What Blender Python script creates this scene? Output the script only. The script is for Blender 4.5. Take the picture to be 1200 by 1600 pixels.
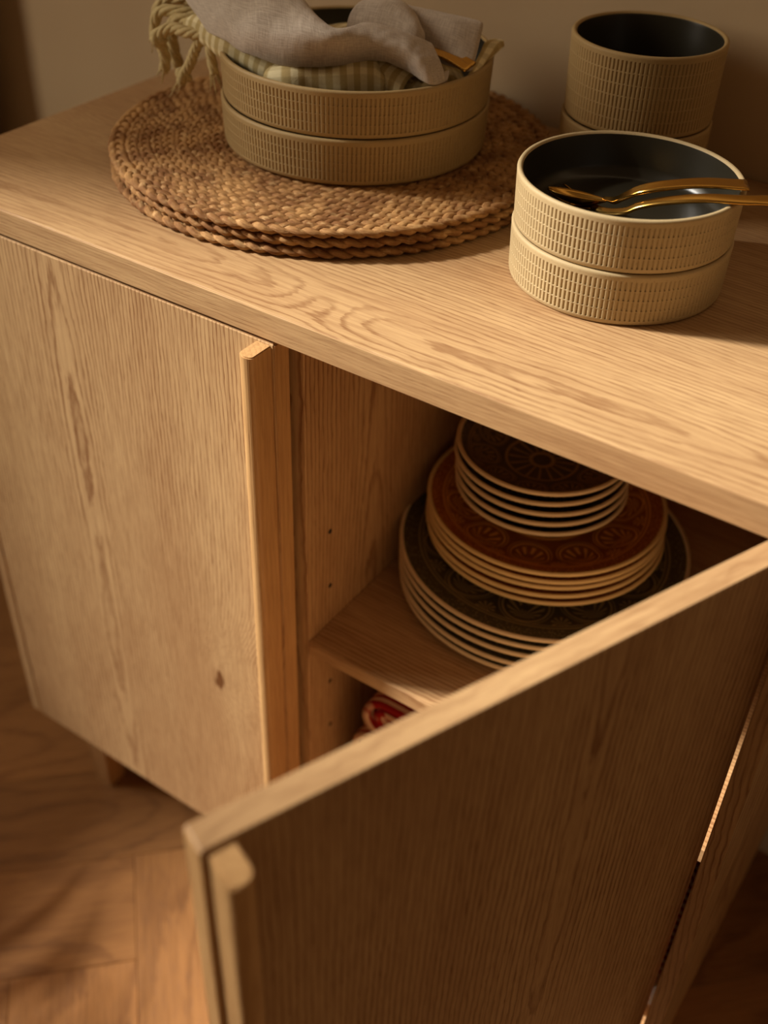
import bpy, bmesh, math, random
from mathutils import Vector, Matrix
from mathutils import noise as mnoise

random.seed(7)
S = bpy.context.scene
C = S.collection
for o in list(bpy.data.objects):
    bpy.data.objects.remove(o, do_unlink=True)

# ------------------------------------------------------------------ camera
ZT = 0.84                                    # height of the tabletop above the floor
CAM = Vector((0.4601, -0.5564, ZT + 0.4058))
YAW, PITCH, ROLL, FPX = 0.5733, -0.6830, 0.0382, 1786.19
F = Vector((-math.sin(YAW)*math.cos(PITCH), math.cos(YAW)*math.cos(PITCH), math.sin(PITCH)))
R0 = Vector((math.cos(YAW), math.sin(YAW), 0)); U0 = R0.cross(F)
R2 = math.cos(ROLL)*R0 + math.sin(ROLL)*U0
U2 = -math.sin(ROLL)*R0 + math.cos(ROLL)*U0
cd = bpy.data.cameras.new('camera'); cam = bpy.data.objects.new('camera', cd); C.objects.link(cam)
cd.sensor_fit = 'VERTICAL'; cd.sensor_height = 36; cd.sensor_width = 27; cd.lens = FPX/1600*36
cd.clip_start = 0.02
m = Matrix((R2, U2, -F)).transposed().to_4x4(); m.translation = CAM
cam.matrix_world = m
cd.dof.use_dof = True
cd.dof.focus_distance = (Vector((0.0, 0.04, ZT)) - CAM).dot(F)
cd.dof.aperture_fstop = 3.6
S.camera = cam

# ------------------------------------------------------------------ light
S.view_settings.view_transform = 'Standard'; S.view_settings.look = 'None'
S.view_settings.gamma = 1; S.view_settings.use_curve_mapping = False
S.view_settings.exposure = 0.0
w = bpy.data.worlds.new('world'); S.world = w; w.use_nodes = True
bg = w.node_tree.nodes['Background']
bg.inputs[0].default_value = (1.0, 0.60, 0.30, 1); bg.inputs[1].default_value = 0.115
SUN_H = Vector((1, 0.40, 0)).normalized(); ELEV = math.radians(36)
SUN_D = SUN_H*math.cos(ELEV) + Vector((0, 0, -math.sin(ELEV)))
sl = bpy.data.lights.new('sun', 'SUN'); sl.energy = 8.0; sl.color = (1.0, 0.955, 0.87); sl.angle = math.radians(5.5)
so = bpy.data.objects.new('sun', sl); C.objects.link(so)
so.rotation_euler = SUN_D.to_track_quat('-Z', 'Y').to_euler(); so.location = (-3, -1.5, 3)

# fill light added at the unseen window to brighten wall and left-facing sides
al = bpy.data.lights.new('window_fill', 'AREA'); al.shape = 'RECTANGLE'; al.size = 1.6; al.size_y = .62
al.energy = 37; al.color = (1.0, 0.88, 0.70)
ao = bpy.data.objects.new('window_fill', al); C.objects.link(ao)
ao.matrix_world = Matrix.Translation((-1.86, -.865, 2.0)) @ Matrix(((0, 0, -1), (0, 1, 0), (1, 0, 0))).to_4x4()

# ------------------------------------------------------------------ helpers
def srgb(r, g, b):
    f = lambda c: (c/255/12.92) if c/255 <= 0.04045 else ((c/255+0.055)/1.055)**2.4
    return (f(r), f(g), f(b), 1)

class NB:
    def __init__(s, name):
        s.mat = bpy.data.materials.new(name); s.mat.use_nodes = True
        s.nt = s.mat.node_tree; s.b = s.nt.nodes['Principled BSDF']
    def n(s, t): return s.nt.nodes.new(t)
    def put(s, sock, v):
        if isinstance(v, bpy.types.NodeSocket): s.nt.links.new(v, sock)
        else: sock.default_value = v
    def m(s, op, a, b=None, c=None, clamp=False):
        nd = s.n('ShaderNodeMath'); nd.operation = op; nd.use_clamp = clamp
        s.put(nd.inputs[0], a)
        if b is not None: s.put(nd.inputs[1], b)
        if c is not None: s.put(nd.inputs[2], c)
        return nd.outputs[0]
    def sep(s, v):
        nd = s.n('ShaderNodeSeparateXYZ'); s.put(nd.inputs[0], v); return nd.outputs
    def com(s, x, y, z):
        nd = s.n('ShaderNodeCombineXYZ')
        for i, v in enumerate((x, y, z)): s.put(nd.inputs[i], v)
        return nd.outputs[0]
    def noise(s, vec, scale=1, detail=2, rough=.5, dist=0):
        nd = s.n('ShaderNodeTexNoise'); s.put(nd.inputs['Vector'], vec)
        nd.inputs['Scale'].default_value = scale; nd.inputs['Detail'].default_value = detail
        nd.inputs['Roughness'].default_value = rough; nd.inputs['Distortion'].default_value = dist
        return nd.outputs['Fac']
    def mr(s, v, a, b, c=0, d=1, smooth=True):
        nd = s.n('ShaderNodeMapRange'); nd.interpolation_type = 'SMOOTHSTEP' if smooth else 'LINEAR'
        s.put(nd.inputs[0], v)
        for i, x in enumerate((a, b, c, d)): s.put(nd.inputs[i+1], x)
        return nd.outputs[0]
    def mix(s, f, a, b, mode='MIX'):
        nd = s.n('ShaderNodeMix'); nd.data_type = 'RGBA'; nd.blend_type = mode
        s.put(nd.inputs[0], f); s.put(nd.inputs[6], a); s.put(nd.inputs[7], b)
        return nd.outputs[2]
    def bump(s, h, strength=.3, dist=.001):
        nd = s.n('ShaderNodeBump'); nd.inputs['Strength'].default_value = strength
        nd.inputs['Distance'].default_value = dist; s.put(nd.inputs['Height'], h)
        s.nt.links.new(nd.outputs[0], s.b.inputs['Normal'])
    def obj(s): return s.n('ShaderNodeTexCoord').outputs['Object']
    def uv(s): return s.n('ShaderNodeTexCoord').outputs['UV']
    def fin(s, col, rough=.5, metal=0, spec=.5):
        s.put(s.b.inputs['Base Color'], col); s.put(s.b.inputs['Roughness'], rough)
        s.b.inputs['Metallic'].default_value = metal; s.b.inputs['Specular IOR Level'].default_value = spec
        return s.mat

def wood(name, axis='X', across='Y', seed=0.0, c0=0.0, depth=.05, tilt=.04, freq=150, knots=(), light=(206,165,112), dark=(150,104,60),
         rough=.46, line=1.2, wander=.06, perobj=False, sway=.5):
    b = NB(name)
    P = b.sep(b.obj())
    ix = 'XYZ'.index(axis); ic = 'XYZ'.index(across); inn = 3-ix-ic
    g, c, n = P[ix], P[ic], P[inn]
    if perobj:
        rnd = b.n('ShaderNodeObjectInfo').outputs['Random']
        g = b.m('ADD', g, b.m('MULTIPLY', rnd, 23.7)); n = b.m('ADD', n, b.m('MULTIPLY', rnd, 5.3))
    # slow wander of the pith and of the cut depth along the board -> cathedral figure
    w1 = b.m('SUBTRACT', b.noise(b.com(b.m('MULTIPLY', g, sway*2.4), b.m('MULTIPLY', c, 3.0), seed), 1, 1), .5)
    w2 = b.m('SUBTRACT', b.noise(b.com(b.m('MULTIPLY', g, sway*5), b.m('MULTIPLY', c, 7.0), seed+11.3), 1, 1), .5)
    w3 = b.m('SUBTRACT', b.noise(b.com(b.m('MULTIPLY', g, 14), b.m('MULTIPLY', c, 40), seed+3.1), 1, 3, .6), .5)
    dx = b.m('ADD', b.m('SUBTRACT', c, c0), b.m('MULTIPLY', w1, wander*2))
    dn = b.m('ADD', b.m('ADD', n, depth), b.m('ADD', b.m('MULTIPLY', g, tilt), b.m('MULTIPLY', w2, wander)))
    r = b.m('SQRT', b.m('ADD', b.m('MULTIPLY', dx, dx), b.m('MULTIPLY', dn, dn)))
    w4 = b.m('SUBTRACT', b.noise(b.com(b.m('MULTIPLY', g, 40), b.m('MULTIPLY', c, 420), seed+9.7), 1, 2, .6), .5)
    r = b.m('ADD', r, b.m('ADD', b.m('MULTIPLY', w3, .005), b.m('MULTIPLY', w4, .0028)))
    kmask = 0.0
    for (kg, kc, amp, sz, dk) in knots:
        a1 = b.m('DIVIDE', b.m('SUBTRACT', g, kg), sz*1.5); a2 = b.m('DIVIDE', b.m('SUBTRACT', c, kc), sz)
        q = b.m('ADD', b.m('MULTIPLY', a1, a1), b.m('MULTIPLY', a2, a2))
        e = b.m('POWER', 2.718, b.m('MULTIPLY', q, -1))
        r = b.m('ADD', r, b.m('MULTIPLY', e, amp))
        if dk > 0:
            q2 = b.m('MULTIPLY', b.m('ADD', q, b.m('MULTIPLY', w3, .8)), 30)
            kmask = b.m('MAXIMUM', kmask, b.m('MULTIPLY', b.m('POWER', 2.718, b.m('MULTIPLY', q2, -1)), dk))
    ring = b.m('FRACT', b.m('MULTIPLY', r, freq))
    ln = b.m('MULTIPLY', b.mr(ring, .52, .84), b.mr(ring, .88, 1.0, 1, 0))
    fade = b.mr(b.noise(b.com(b.m('MULTIPLY', g, 5), b.m('MULTIPLY', c, 22), seed+7), 1, 2), .3, .68, .55, 1)
    ln = b.m('MULTIPLY', ln, fade)
    # open pores: short dark dashes along the grain
    po = b.noise(b.com(b.m('MULTIPLY', g, 45), b.m('MULTIPLY', c, 900), b.m('MULTIPLY', n, 900)), 1, 2, .6)
    pore = b.mr(po, .54, .72)
    po2 = b.noise(b.com(b.m('MULTIPLY', g, 18), b.m('MULTIPLY', c, 300), b.m('MULTIPLY', n, 300)), 1, 2, .6)
    streak = b.mr(po2, .35, .7)
    tone = b.noise(b.com(b.m('MULTIPLY', g, 2.0), b.m('MULTIPLY', c, 9), seed+5), 1, 2)
    L, D = srgb(*light), srgb(*dark)
    mid = srgb(*[int(a*.72+d*.28) for a, d in zip(light, dark)])
    col = b.mix(b.mr(tone, .3, .7, 0, .8), L, mid)
    col = b.mix(b.m('MULTIPLY', streak, .30), col, D)
    k = b.m('MULTIPLY', ln, b.m('ADD', .6, b.m('MULTIPLY', pore, .4)))
    col = b.mix(b.m('MULTIPLY', k, line), col, D)
    col = b.mix(b.m('MULTIPLY', pore, .26), col, D)
    if knots: col = b.mix(kmask, col, srgb(112, 72, 40))
    if perobj:
        hs = b.n('ShaderNodeHueSaturation'); b.put(hs.inputs['Value'], b.m('ADD', .84, b.m('MULTIPLY', rnd, .3))); b.put(hs.inputs['Color'], col)
        col = hs.outputs[0]
    b.bump(b.m('SUBTRACT', 1, b.m('ADD', b.m('MULTIPLY', pore, .7), b.m('MULTIPLY', ln, .4))), .25, .0004)
    return b.fin(col, b.m('ADD', rough, b.m('MULTIPLY', pore, .15)), 0, .35)

def obj_from(name, verts, faces, mat, parent=None, uvs=None, smooth=True):
    me = bpy.data.meshes.new(name); me.from_pydata([tuple(v) for v in verts], [], faces); me.update()
    if smooth:
        for p in me.polygons: p.use_smooth = True
    if uvs:
        lay = me.uv_layers.new(name='UVMap')
        for lp in me.loops: lay.data[lp.index].uv = uvs[lp.vertex_index]
    if mat: me.materials.append(mat)
    o = bpy.data.objects.new(name, me); C.objects.link(o)
    if parent: o.parent = parent
    return o

def from_bm(name, bm, mat, parent=None, smooth=False):
    me = bpy.data.meshes.new(name); bm.to_mesh(me); bm.free()
    if smooth:
        for p in me.polygons: p.use_smooth = True
    if mat: me.materials.append(mat)
    o = bpy.data.objects.new(name, me); C.objects.link(o)
    if parent: o.parent = parent
    return o

def box_bm(x0, x1, y0, y1, z0, z1, bev=.0012, seg=2, bm=None):
    own = bm is None
    b2 = bmesh.new()
    bmesh.ops.create_cube(b2, size=1)
    for v in b2.verts:
        v.co = Vector((x0+(v.co.x+.5)*(x1-x0), y0+(v.co.y+.5)*(y1-y0), z0+(v.co.z+.5)*(z1-z0)))
    if bev > 0: bmesh.ops.bevel(b2, geom=list(b2.edges), offset=bev, segments=seg, affect='EDGES', profile=.5)
    if own: return b2
    me = bpy.data.meshes.new('t'); b2.to_mesh(me); b2.free(); bm.from_mesh(me); bpy.data.meshes.remove(me)
    return bm

def box(name, x0, x1, y0, y1, z0, z1, mat, parent=None, bev=.0012):
    return from_bm(name, box_bm(x0, x1, y0, y1, z0, z1, bev), mat, parent)

def empty(name, loc=(0, 0, 0), rz=0):
    o = bpy.data.objects.new(name, None); C.objects.link(o); o.location = loc; o.rotation_euler = (0, 0, rz)
    o.empty_display_size = .03
    return o

def tag(o, label, cat, group=None):
    o['label'] = label; o['category'] = cat
    if group: o['group'] = group
    return o

def struct(o): o['kind'] = 'structure'; return o

def lathe(name, prof, mat, parent=None, seg=96, close=False):
    verts, faces = [], []
    n = len(prof)
    for i in range(seg):
        a = 2*math.pi*i/seg; c, s = math.cos(a), math.sin(a)
        for (r, z) in prof: verts.append((r*c, r*s, z))
    for i in range(seg):
        j = (i+1) % seg
        for k in range(n-1):
            faces.append((i*n+k, j*n+k, j*n+k+1, i*n+k+1))
    return obj_from(name, verts, faces, mat, parent)

def crom(pts, m):
    pts = [Vector(p) for p in pts]; n = len(pts); out = []
    for i in range(m):
        t = i/(m-1)*(n-1); k = min(int(t), n-2); f = t-k
        p0 = pts[max(k-1, 0)] if k > 0 else pts[0]*2-pts[1]
        p1, p2 = pts[k], pts[k+1]
        p3 = pts[k+2] if k+2 < n else pts[-1]*2-pts[-2]
        out.append(.5*((2*p1)+(p2-p0)*f+(2*p0-5*p1+4*p2-p3)*f*f+(3*p1-p0-3*p2+p3)*f**3))
    return out

def sweep(path, widths, thick, up=Vector((0, 0, 1)), sec=12, power=1.0, groove=0.0):
    """flat oval section swept along a path; returns verts, faces, uvs"""
    verts, faces, uvs = [], [], []
    n = len(path); s = 0
    for i, p in enumerate(path):
        t = (path[min(i+1, n-1)]-path[max(i-1, 0)]).normalized()
        side = t.cross(up).normalized(); nn = side.cross(t).normalized()
        if i: s += (p-path[i-1]).length
        w_, h_ = widths[i], thick[i]
        for k in range(sec):
            a = 2*math.pi*k/sec
            ca, sa = math.cos(a), math.sin(a)
            x = math.copysign(abs(ca)**power, ca)*w_/2; y = math.copysign(abs(sa)**power, sa)*h_/2
            if groove and sa > .3: y -= groove*max(0, 1-abs(x)/(w_*.16))
            verts.append(p+side*x+nn*y); uvs.append((s, k/sec))
    for i in range(n-1):
        for k in range(sec):
            j = (k+1) % sec
            faces.append((i*sec+k, i*sec+j, (i+1)*sec+j, (i+1)*sec+k))
    faces.append(tuple(range(sec))[::-1]); faces.append(tuple((n-1)*sec+k for k in range(sec)))
    return verts, faces, uvs

def dup(o, parent=None):
    c = o.copy(); C.objects.link(c)
    if parent: c.parent = parent
    for ch in list(o.children): dup(ch, c)
    return c

# ------------------------------------------------------------------ materials
OAK = dict(light=(200,164,118), dark=(122,77,43))
M = {}
M['top'] = wood('oak_top', 'X', 'Y', 1.7, c0=.030, depth=.020-.84, tilt=.014, freq=240, wander=.035, sway=.45, line=.95,
                knots=((-.352,.18,.014,.028,.35), (.02,.032,.010,.022,0), (-.12,.06,-.006,.04,0)), **OAK)
M['door'] = wood('oak_door', 'Z', 'X', 4.2, c0=.150, depth=.022, tilt=.022, freq=250, wander=.04, sway=.35,
                 knots=((.405,.305,.018,.030,.22), (.445,.352,.026,.034,0), (.12,.13,.006,.02,0)), **OAK)
M['door2'] = wood('oak_door_b', 'Z', 'X', 9.4, c0=-.15, depth=.03, tilt=-.03, freq=210, wander=.05, sway=.4, **OAK)
M['panelv'] = wood('oak_panel_vertical', 'Z', 'Y', 2.9, c0=.13, depth=.02, tilt=.03, freq=210, wander=.04, sway=.5, **OAK)
M['shelf'] = wood('oak_shelf', 'X', 'Y', 6.1, c0=.5, depth=.1-.5, tilt=.02, freq=230, wander=.03, **OAK)
M['edge'] = wood('oak_solid', 'Z', 'X', 8.8, c0=.3, depth=.1, tilt=.01, freq=260, wander=.02, line=.4, light=(200,158,106), dark=(150,104,60))
M['band'] = wood('oak_edge_band', 'X', 'Z', 5.5, c0=.3, depth=.1, tilt=.004, freq=340, wander=.012, line=.45, **OAK)
M['floor'] = wood('oak_floor', 'X', 'Y', 3.3, c0=.03, depth=.05, tilt=.03, freq=150, wander=.06, perobj=True, rough=.42, light=(166,116,68), dark=(98,60,32), line=.7)

def plaster():
    b = NB('plaster'); o = b.obj()
    n1 = b.noise(o, 60, 4, .6); n2 = b.noise(o, 3, 2)
    col = b.mix(b.mr(n2, .3, .7), srgb(196,172,138), srgb(188,162,128))
    b.bump(n1, .25, .002); return b.fin(col, .85, 0, .2)
M['wall'] = plaster()
def plain(name, rgb, rough=.5, metal=0, spec=.5, var=.06, scale=40, bump=.1):
    b = NB(name); o = b.obj(); n = b.noise(o, scale, 3)
    c2 = tuple(max(0, int(v*(1-var*2))) for v in rgb)
    b.bump(n, bump, .0005)
    return b.fin(b.mix(n, srgb(*rgb), srgb(*c2)), rough, metal, spec)
M['white'] = plain('white_paint', (222,214,200), .5)
M['dark'] = plain('dark_hole', (30,18,10), .8)
M['sub'] = plain('subfloor', (50,30,16), .8)
M['metal'] = plain('nickel', (190,180,168), .28, 1)
M['gold'] = plain('gold_metal', (204,158,78), .2, 1, .5, .03, 200, .02)
def stone(name, rgb):
    b = NB(name); o = b.obj()
    n = b.noise(o, 25, 3); sp = b.mr(b.noise(o, 900, 2), .62, .72)
    c2 = tuple(int(v*.9) for v in rgb)
    col = b.mix(b.m('MULTIPLY', sp, .35), b.mix(n, srgb(*rgb), srgb(*c2)), srgb(120,95,58))
    b.bump(b.noise(o, 700, 2), .12, .0003)
    return b.fin(col, .62, 0, .35)
M['olive'] = stone('stoneware_olive', (182,153,104))
M['cream'] = stone('stoneware_sand', (196,172,128))
M['glaze'] = plain('charcoal_glaze', (50,45,34), .3, 0, .5, .12, 12, .05)

# ------------------------------------------------------------------ the room
YW = .4509
floor = struct(box('floor', -1.87, 1.6, -2.4, YW+.5, -.06, -.012, M['sub'], None, 0))
PW, PL = .142, .71
e1 = Vector((.7071, .7071, 0)); e2 = Vector((.7071, -.7071, 0))
ORI = Vector((-.1396, -.1183, 0))              # corner where two plank directions meet
a0 = b0 = 0.0
pbm = box_bm(0, PL, 0, PW, -.012, 0, .0006, 1)
bmesh.ops.translate(pbm, verts=pbm.verts, vec=(0, 0, 0))
pme = bpy.data.meshes.new('plank'); pbm.to_mesh(pme); pbm.free(); pme.materials.append(M['floor'])
def plank(a, b_, along):
    """a,b corner in (e1,e2); along 1: length on e1, along 2: length on e2"""
    ca = a+(PL if along == 1 else PW)/2; cb = b_+(PW if along == 1 else PL)/2
    p = ORI+e1*ca+e2*cb
    if not (-1.6 < p.x < 1.6 and -1.7 < p.y < YW+.33): return
    o = bpy.data.objects.new('plank', pme); C.objects.link(o); o.parent = floor
    g = .0002
    if along == 1: o.matrix_local = Matrix.Translation(ORI+e1*(a+g)+e2*(b_+PW-g)) @ Matrix.Rotation(math.radians(45), 4, 'Z')
    else: o.matrix_local = Matrix.Translation(ORI+e1*(a+g)+e2*(b_+g)) @ Matrix.Rotation(math.radians(-45), 4, 'Z')
    o.scale = ((PL-2*g)/PL, (PW-2*g)/PW, 1)
for i in range(-26, 27):
    for j in range(-3, 4):
        ta, tb = i*PW+j*2*PL, -i*PW
        plank(ta-PL, tb-PW, 1)
        plank(ta, tb-PW, 2)
wall = struct(box('wall_back', -1.87, 1.6, YW, YW+.1, 0, 3.1, M['wall'], None, 0))
struct(box('baseboard_back', -1.75, 1.6, YW-.0018, YW, 0, .075, M['white'], None, .002))
# unseen window wall and frame far left, added; opening sized to shape the sunlight
XW = -1.75
bm = bmesh.new()
WY0, WY1, WZ0, WZ1 = -1.20, -.53, 1.20, 2.80
box_bm(XW-.12, XW, -2.4, WY0, 0, 3.1, 0, 1, bm); box_bm(XW-.12, XW, WY1, YW, 0, 3.1, 0, 1, bm)
box_bm(XW-.12, XW, WY0, WY1, 0, WZ0, 0, 1, bm); box_bm(XW-.12, XW, WY0, WY1, WZ1, 3.1, 0, 1, bm)
struct(from_bm('wall_left', bm, M['wall']))
bm = bmesh.new()
for a in ((WY0, WY0+.05, WZ0, WZ1), (WY1-.05, WY1, WZ0, WZ1), (WY0, WY1, WZ0, WZ0+.05), (WY0, WY1, WZ1-.05, WZ1)):
    box_bm(XW-.08, XW-.03, a[0], a[1], a[2], a[3], .002, 1, bm)
struct(from_bm('window_1', bm, M['white']))

# dark curtain at the far left of the wall
def curtain():
    b = NB('curtain_cloth'); o = b.obj(); n = b.noise(o, 300, 2)
    b.bump(n, .2, .001); mat = b.fin(b.mix(n, srgb(92,80,48), srgb(74,64,38)), .9, 0, .1)
    v, f = [], []
    nx, nz = 90, 8
    for k in range(nz):
        z = .02+(2.6-.02)*k/(nz-1)
        for i in range(nx):
            t = i/(nx-1); x = -.805-.55*(1-t)
            y = .395+.028*math.sin(t*44+.25*math.sin(k))*(.6+.4*math.sin(t*9))
            v.append((x, y, z))
    for k in range(nz-1):
        for i in range(nx-1): f.append((k*nx+i, k*nx+i+1, (k+1)*nx+i+1, (k+1)*nx+i))
    o = obj_from('curtain', v, f, mat)
    md = o.modifiers.new('thickness', 'SOLIDIFY'); md.thickness = .004
    tag(o, 'dark olive curtain hanging at the left edge beside the wall', 'curtain')
curtain()

# unseen potted palm by the window, added so its fronds dapple the floor
def palm(x, y):
    b = NB('palm_leaf'); o = b.obj(); n = b.noise(o, 20, 2)
    gm = b.fin(b.mix(n, srgb(74,92,40), srgb(52,70,30)), .5)
    r = empty('potted_palm', (x, y, 0)); tag(r, 'unseen potted palm left of the sideboard, its long fronds added to dapple the floor', 'plant')
    lathe('pot', [(.002, .01), (.08, .01), (.085, 0), (.09, .004), (.11, .18), (.116, .185), (.116, .20), (.104, .20), (.10, .17), (.002, .16)], M['cream'], r, 48)
    rnd = random.Random(11)
    for k in range(PALM_N):
        az = rnd.uniform(-.55, .45) if k < 3 else k*2.399; L = rnd.uniform(.50, .64) if k < 3 else rnd.uniform(.25, .4); rise = rnd.uniform(.12, .26)
        d = Vector((math.cos(az), math.sin(az), 0))
        path = crom([Vector((0, 0, .16)), d*L*.14+Vector((0, 0, .16+rise*.55)), d*L*.42+Vector((0, 0, .16+rise*.92)), d*L*.75+Vector((0, 0, .16+rise*.88)), d*L+Vector((0, 0, .16+rise*.62))], 40)
        V, Fc, _ = sweep(path, [.009*(1-.7*i/39) for i in range(40)], [.007*(1-.7*i/39) for i in range(40)], Vector((0.02, 0, 1)), 6)
        for i in range(11, 40, 3):
            t = (path[min(i+1, 39)]-path[i-1]).normalized(); sd = t.cross(Vector((0, 0, 1))).normalized()
            ll = (.09+.12*math.sin(math.pi*(i-10)/32))*rnd.uniform(.85, 1.1)
            for sg in (-1, 1):
                dr = (sd*sg*.85+t*.45+Vector((0, 0, rnd.uniform(-.25, .1)))).normalized(); nn = dr.cross(t).normalized(); wv = dr.cross(nn).normalized()
                b0_ = len(V)
                for q in range(6):
                    f_ = q/5; p = path[i]+dr*ll*f_+Vector((0, 0, -.06*f_*f_)); hw = (.0105 if k < 3 else .0135)*math.sin(math.pi*min(1, .12+.88*f_))**.7 if q < 5 else .0004
                    V += [p-wv*hw, p+Vector((0, 0, -.002)), p+wv*hw]
                for q in range(5):
                    e = b0_+q*3; Fc += [(e, e+1, e+4, e+3), (e+1, e+2, e+5, e+4)]
        obj_from('frond', V, Fc, gm, r)
PALM_N = 7
palm(-.97, -.43)

# ------------------------------------------------------------------ sideboard
XL, XR, DB = -.4059, .4085, YW-.002
ZB = ZT-.6894
side = empty('sideboard', (0, 0, 0))
tag(side, 'light oak two-door sideboard with its right door swung open', 'sideboard')
TT = .0228
tt = box('tabletop', XL, XR, 0, DB, ZT-TT, ZT, M['top'], side, .0010)
box('edge_band', XL+.0004, XR-.0004, -.0009, .0001, ZT-TT+.0003, ZT-.0004, M['band'], tt, .0004)
box('side_panel', XL, -.392, 0, DB, ZB, ZT-TT, M['panelv'], side, .001)
box('side_panel', .394, XR, 0, DB, ZB, ZT-TT, M['panelv'], side, .001)
div = box('divider', -.0075, .010, .0224, DB-.01, ZB+.018, ZT-TT, M['panelv'], side, .0008)
box('bottom_panel', -.392, .394, .0215, DB-.006, ZB, ZB+.018, M['shelf'], side, .0006)
box('back_panel', -.392, .394, DB-.006, DB, ZB, ZT-TT, M['door2'], side, 0)
ZS = ZT-.3441
box('shelf', .0102, .3938, .0224, DB-.012, ZS-.0155, ZS, M['shelf'], side, .0008)
for z in (-.235, -.299, -.425, -.489, -.553):
    bm = bmesh.new(); bmesh.ops.create_cone(bm, cap_ends=True, segments=14, radius1=.0024, radius2=.0024, depth=.0012,
        matrix=Matrix.Translation((.0098, .0555, ZT+z)) @ Matrix.Rotation(math.pi/2, 4, 'Y'))
    o = from_bm('pin_hole', bm, M['dark'], div)
# tapered legs
def leg(x, y, sx, sy):
    v = []
    for z, h in ((0, .0125), (.03, .0135), (ZB, .0185)):
        for dx, dy in ((-1, -1), (1, -1), (1, 1), (-1, 1)):
            v.append((x+sx*(ZB-z)*.06+dx*h, y+sy*(ZB-z)*.03+dy*h, z))
    bm = bmesh.new(); vs = [bm.verts.new(p) for p in v]
    bm.faces.new(vs[3::-1]); bm.faces.new(vs[8:12])
    for k in range(2):
        for i in range(4): j = (i+1) % 4; bm.faces.new((vs[4*k+i], vs[4*k+j], vs[4*k+4+j], vs[4*k+4+i]))
    bmesh.ops.bevel(bm, geom=[e for e in bm.edges], offset=.0012, segments=2, affect='EDGES')
    bmesh.ops.recalc_face_normals(bm, faces=bm.faces)
    from_bm('leg', bm, M['edge'], side)
leg(-.350, .054, 0, -.2); leg(.345, .054, 0, -.2); leg(-.350, .39, 0, .2); leg(.345, .39, 0, .2)

DW, DT = .390, .0173
DZ0, DZ1 = ZB, ZT-TT-.003
def handle_mesh():
    # plan profile, local: x along the door (free edge at 0, positive towards the hinge), y outwards negative
    pr = [(.0025, 0), (.0025, -.0190)]
    for k in range(1, 6):
        a = math.pi/2*k/6; pr.append((.0025+.005*(1-math.cos(a)), -.0190-.004*math.sin(a)))
    pr.append((.0085, -.0232))
    for k in range(1, 8):
        a = math.pi/2*k/8; pr.append((.0085+.008*math.sin(a), -.0232+.007*(1-math.cos(a))))
    pr += [(.0165, -.0162), (.0165, 0)]
    return pr
def make_door(loc, rz, mirror, mat, handle_mat):
    """door local frame: x from the hinge (0) to the free edge, y=0 outer face, +y inwards"""
    d = box('door', 0, DW, 0, DT, DZ0, DZ1, mat, side, .0010)
    box('edge_band', .0006, DW-.0006, .0006, DT-.0006, DZ1-.0004, DZ1+.0008, M['band'], d, .0003)
    box('edge_band', DW-.0004, DW+.0008, .0006, DT-.0006, DZ0+.001, DZ1-.001, M['edge'], d, .0003)
    pr = handle_mesh(); bm = bmesh.new()
    z0, z1 = DZ0+.001, DZ1-.0018
    lo = [bm.verts.new((DW-x, y-.00005, z0)) for x, y in pr]; hi = [bm.verts.new((DW-x, y-.00005, z1)) for x, y in pr]
    bm.faces.new(lo); ftop = bm.faces.new(hi[::-1])
    for i in range(len(pr)):
        j = (i+1) % len(pr); bm.faces.new((lo[j], lo[i], hi[i], hi[j]))
    bmesh.ops.recalc_face_normals(bm, faces=bm.faces)
    ed = [e for e in ftop.edges if not all(abs(v.co.y) < .001 for v in e.verts)]
    bmesh.ops.bevel(bm, geom=ed, offset=.0009, segments=2, affect='EDGES')
    from_bm('handle', bm, handle_mat, d)
    return d
d1 = make_door(None, 0, False, M['door'], M['edge'])
d1.location = (-DW, 0, 0)
# open door: local x runs from hinge to free edge -> mirrored frame built by flipping x
d2 = make_door(None, 0, True, M['door2'], M['edge'])
ANG = 1.1748
HX, HY = .3751, .0139
for o in [d2]+list(d2.children):
    me = o.data
    for v in me.vertices: v.co.x = -v.co.x
    me.flip_normals()
# local: hinge at x=0, door runs to -x, outer face y=0; inner face y=DT. Inner hinge corner must land on (HX,HY)
rot = Matrix.Rotation(ANG, 4, 'Z')
inner = rot @ Vector((0, DT, 0))
d2.matrix_world = Matrix.Translation(Vector((HX, HY, 0))-Vector((inner.x, inner.y, 0))) @ rot
for z in (ZT-.13, ZT-.60):
    bm = bmesh.new(); box_bm(.3865, .3939, .030, .050, z-.009, z+.009, .001, 1, bm)
    box_bm(.3800, .3880, .012, .049, z-.006, z+.006, .0015, 2, bm)
    h = from_bm('hinge', bm, M['metal'], side)
    for dz in (-.0035, .0035):
        b2 = bmesh.new(); bmesh.ops.create_uvsphere(b2, u_segments=12, v_segments=8, radius=.0028, matrix=Matrix.Translation((.380, .022, z+dz)))
        from_bm('screw', b2, M['metal'], h, True)

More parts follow.
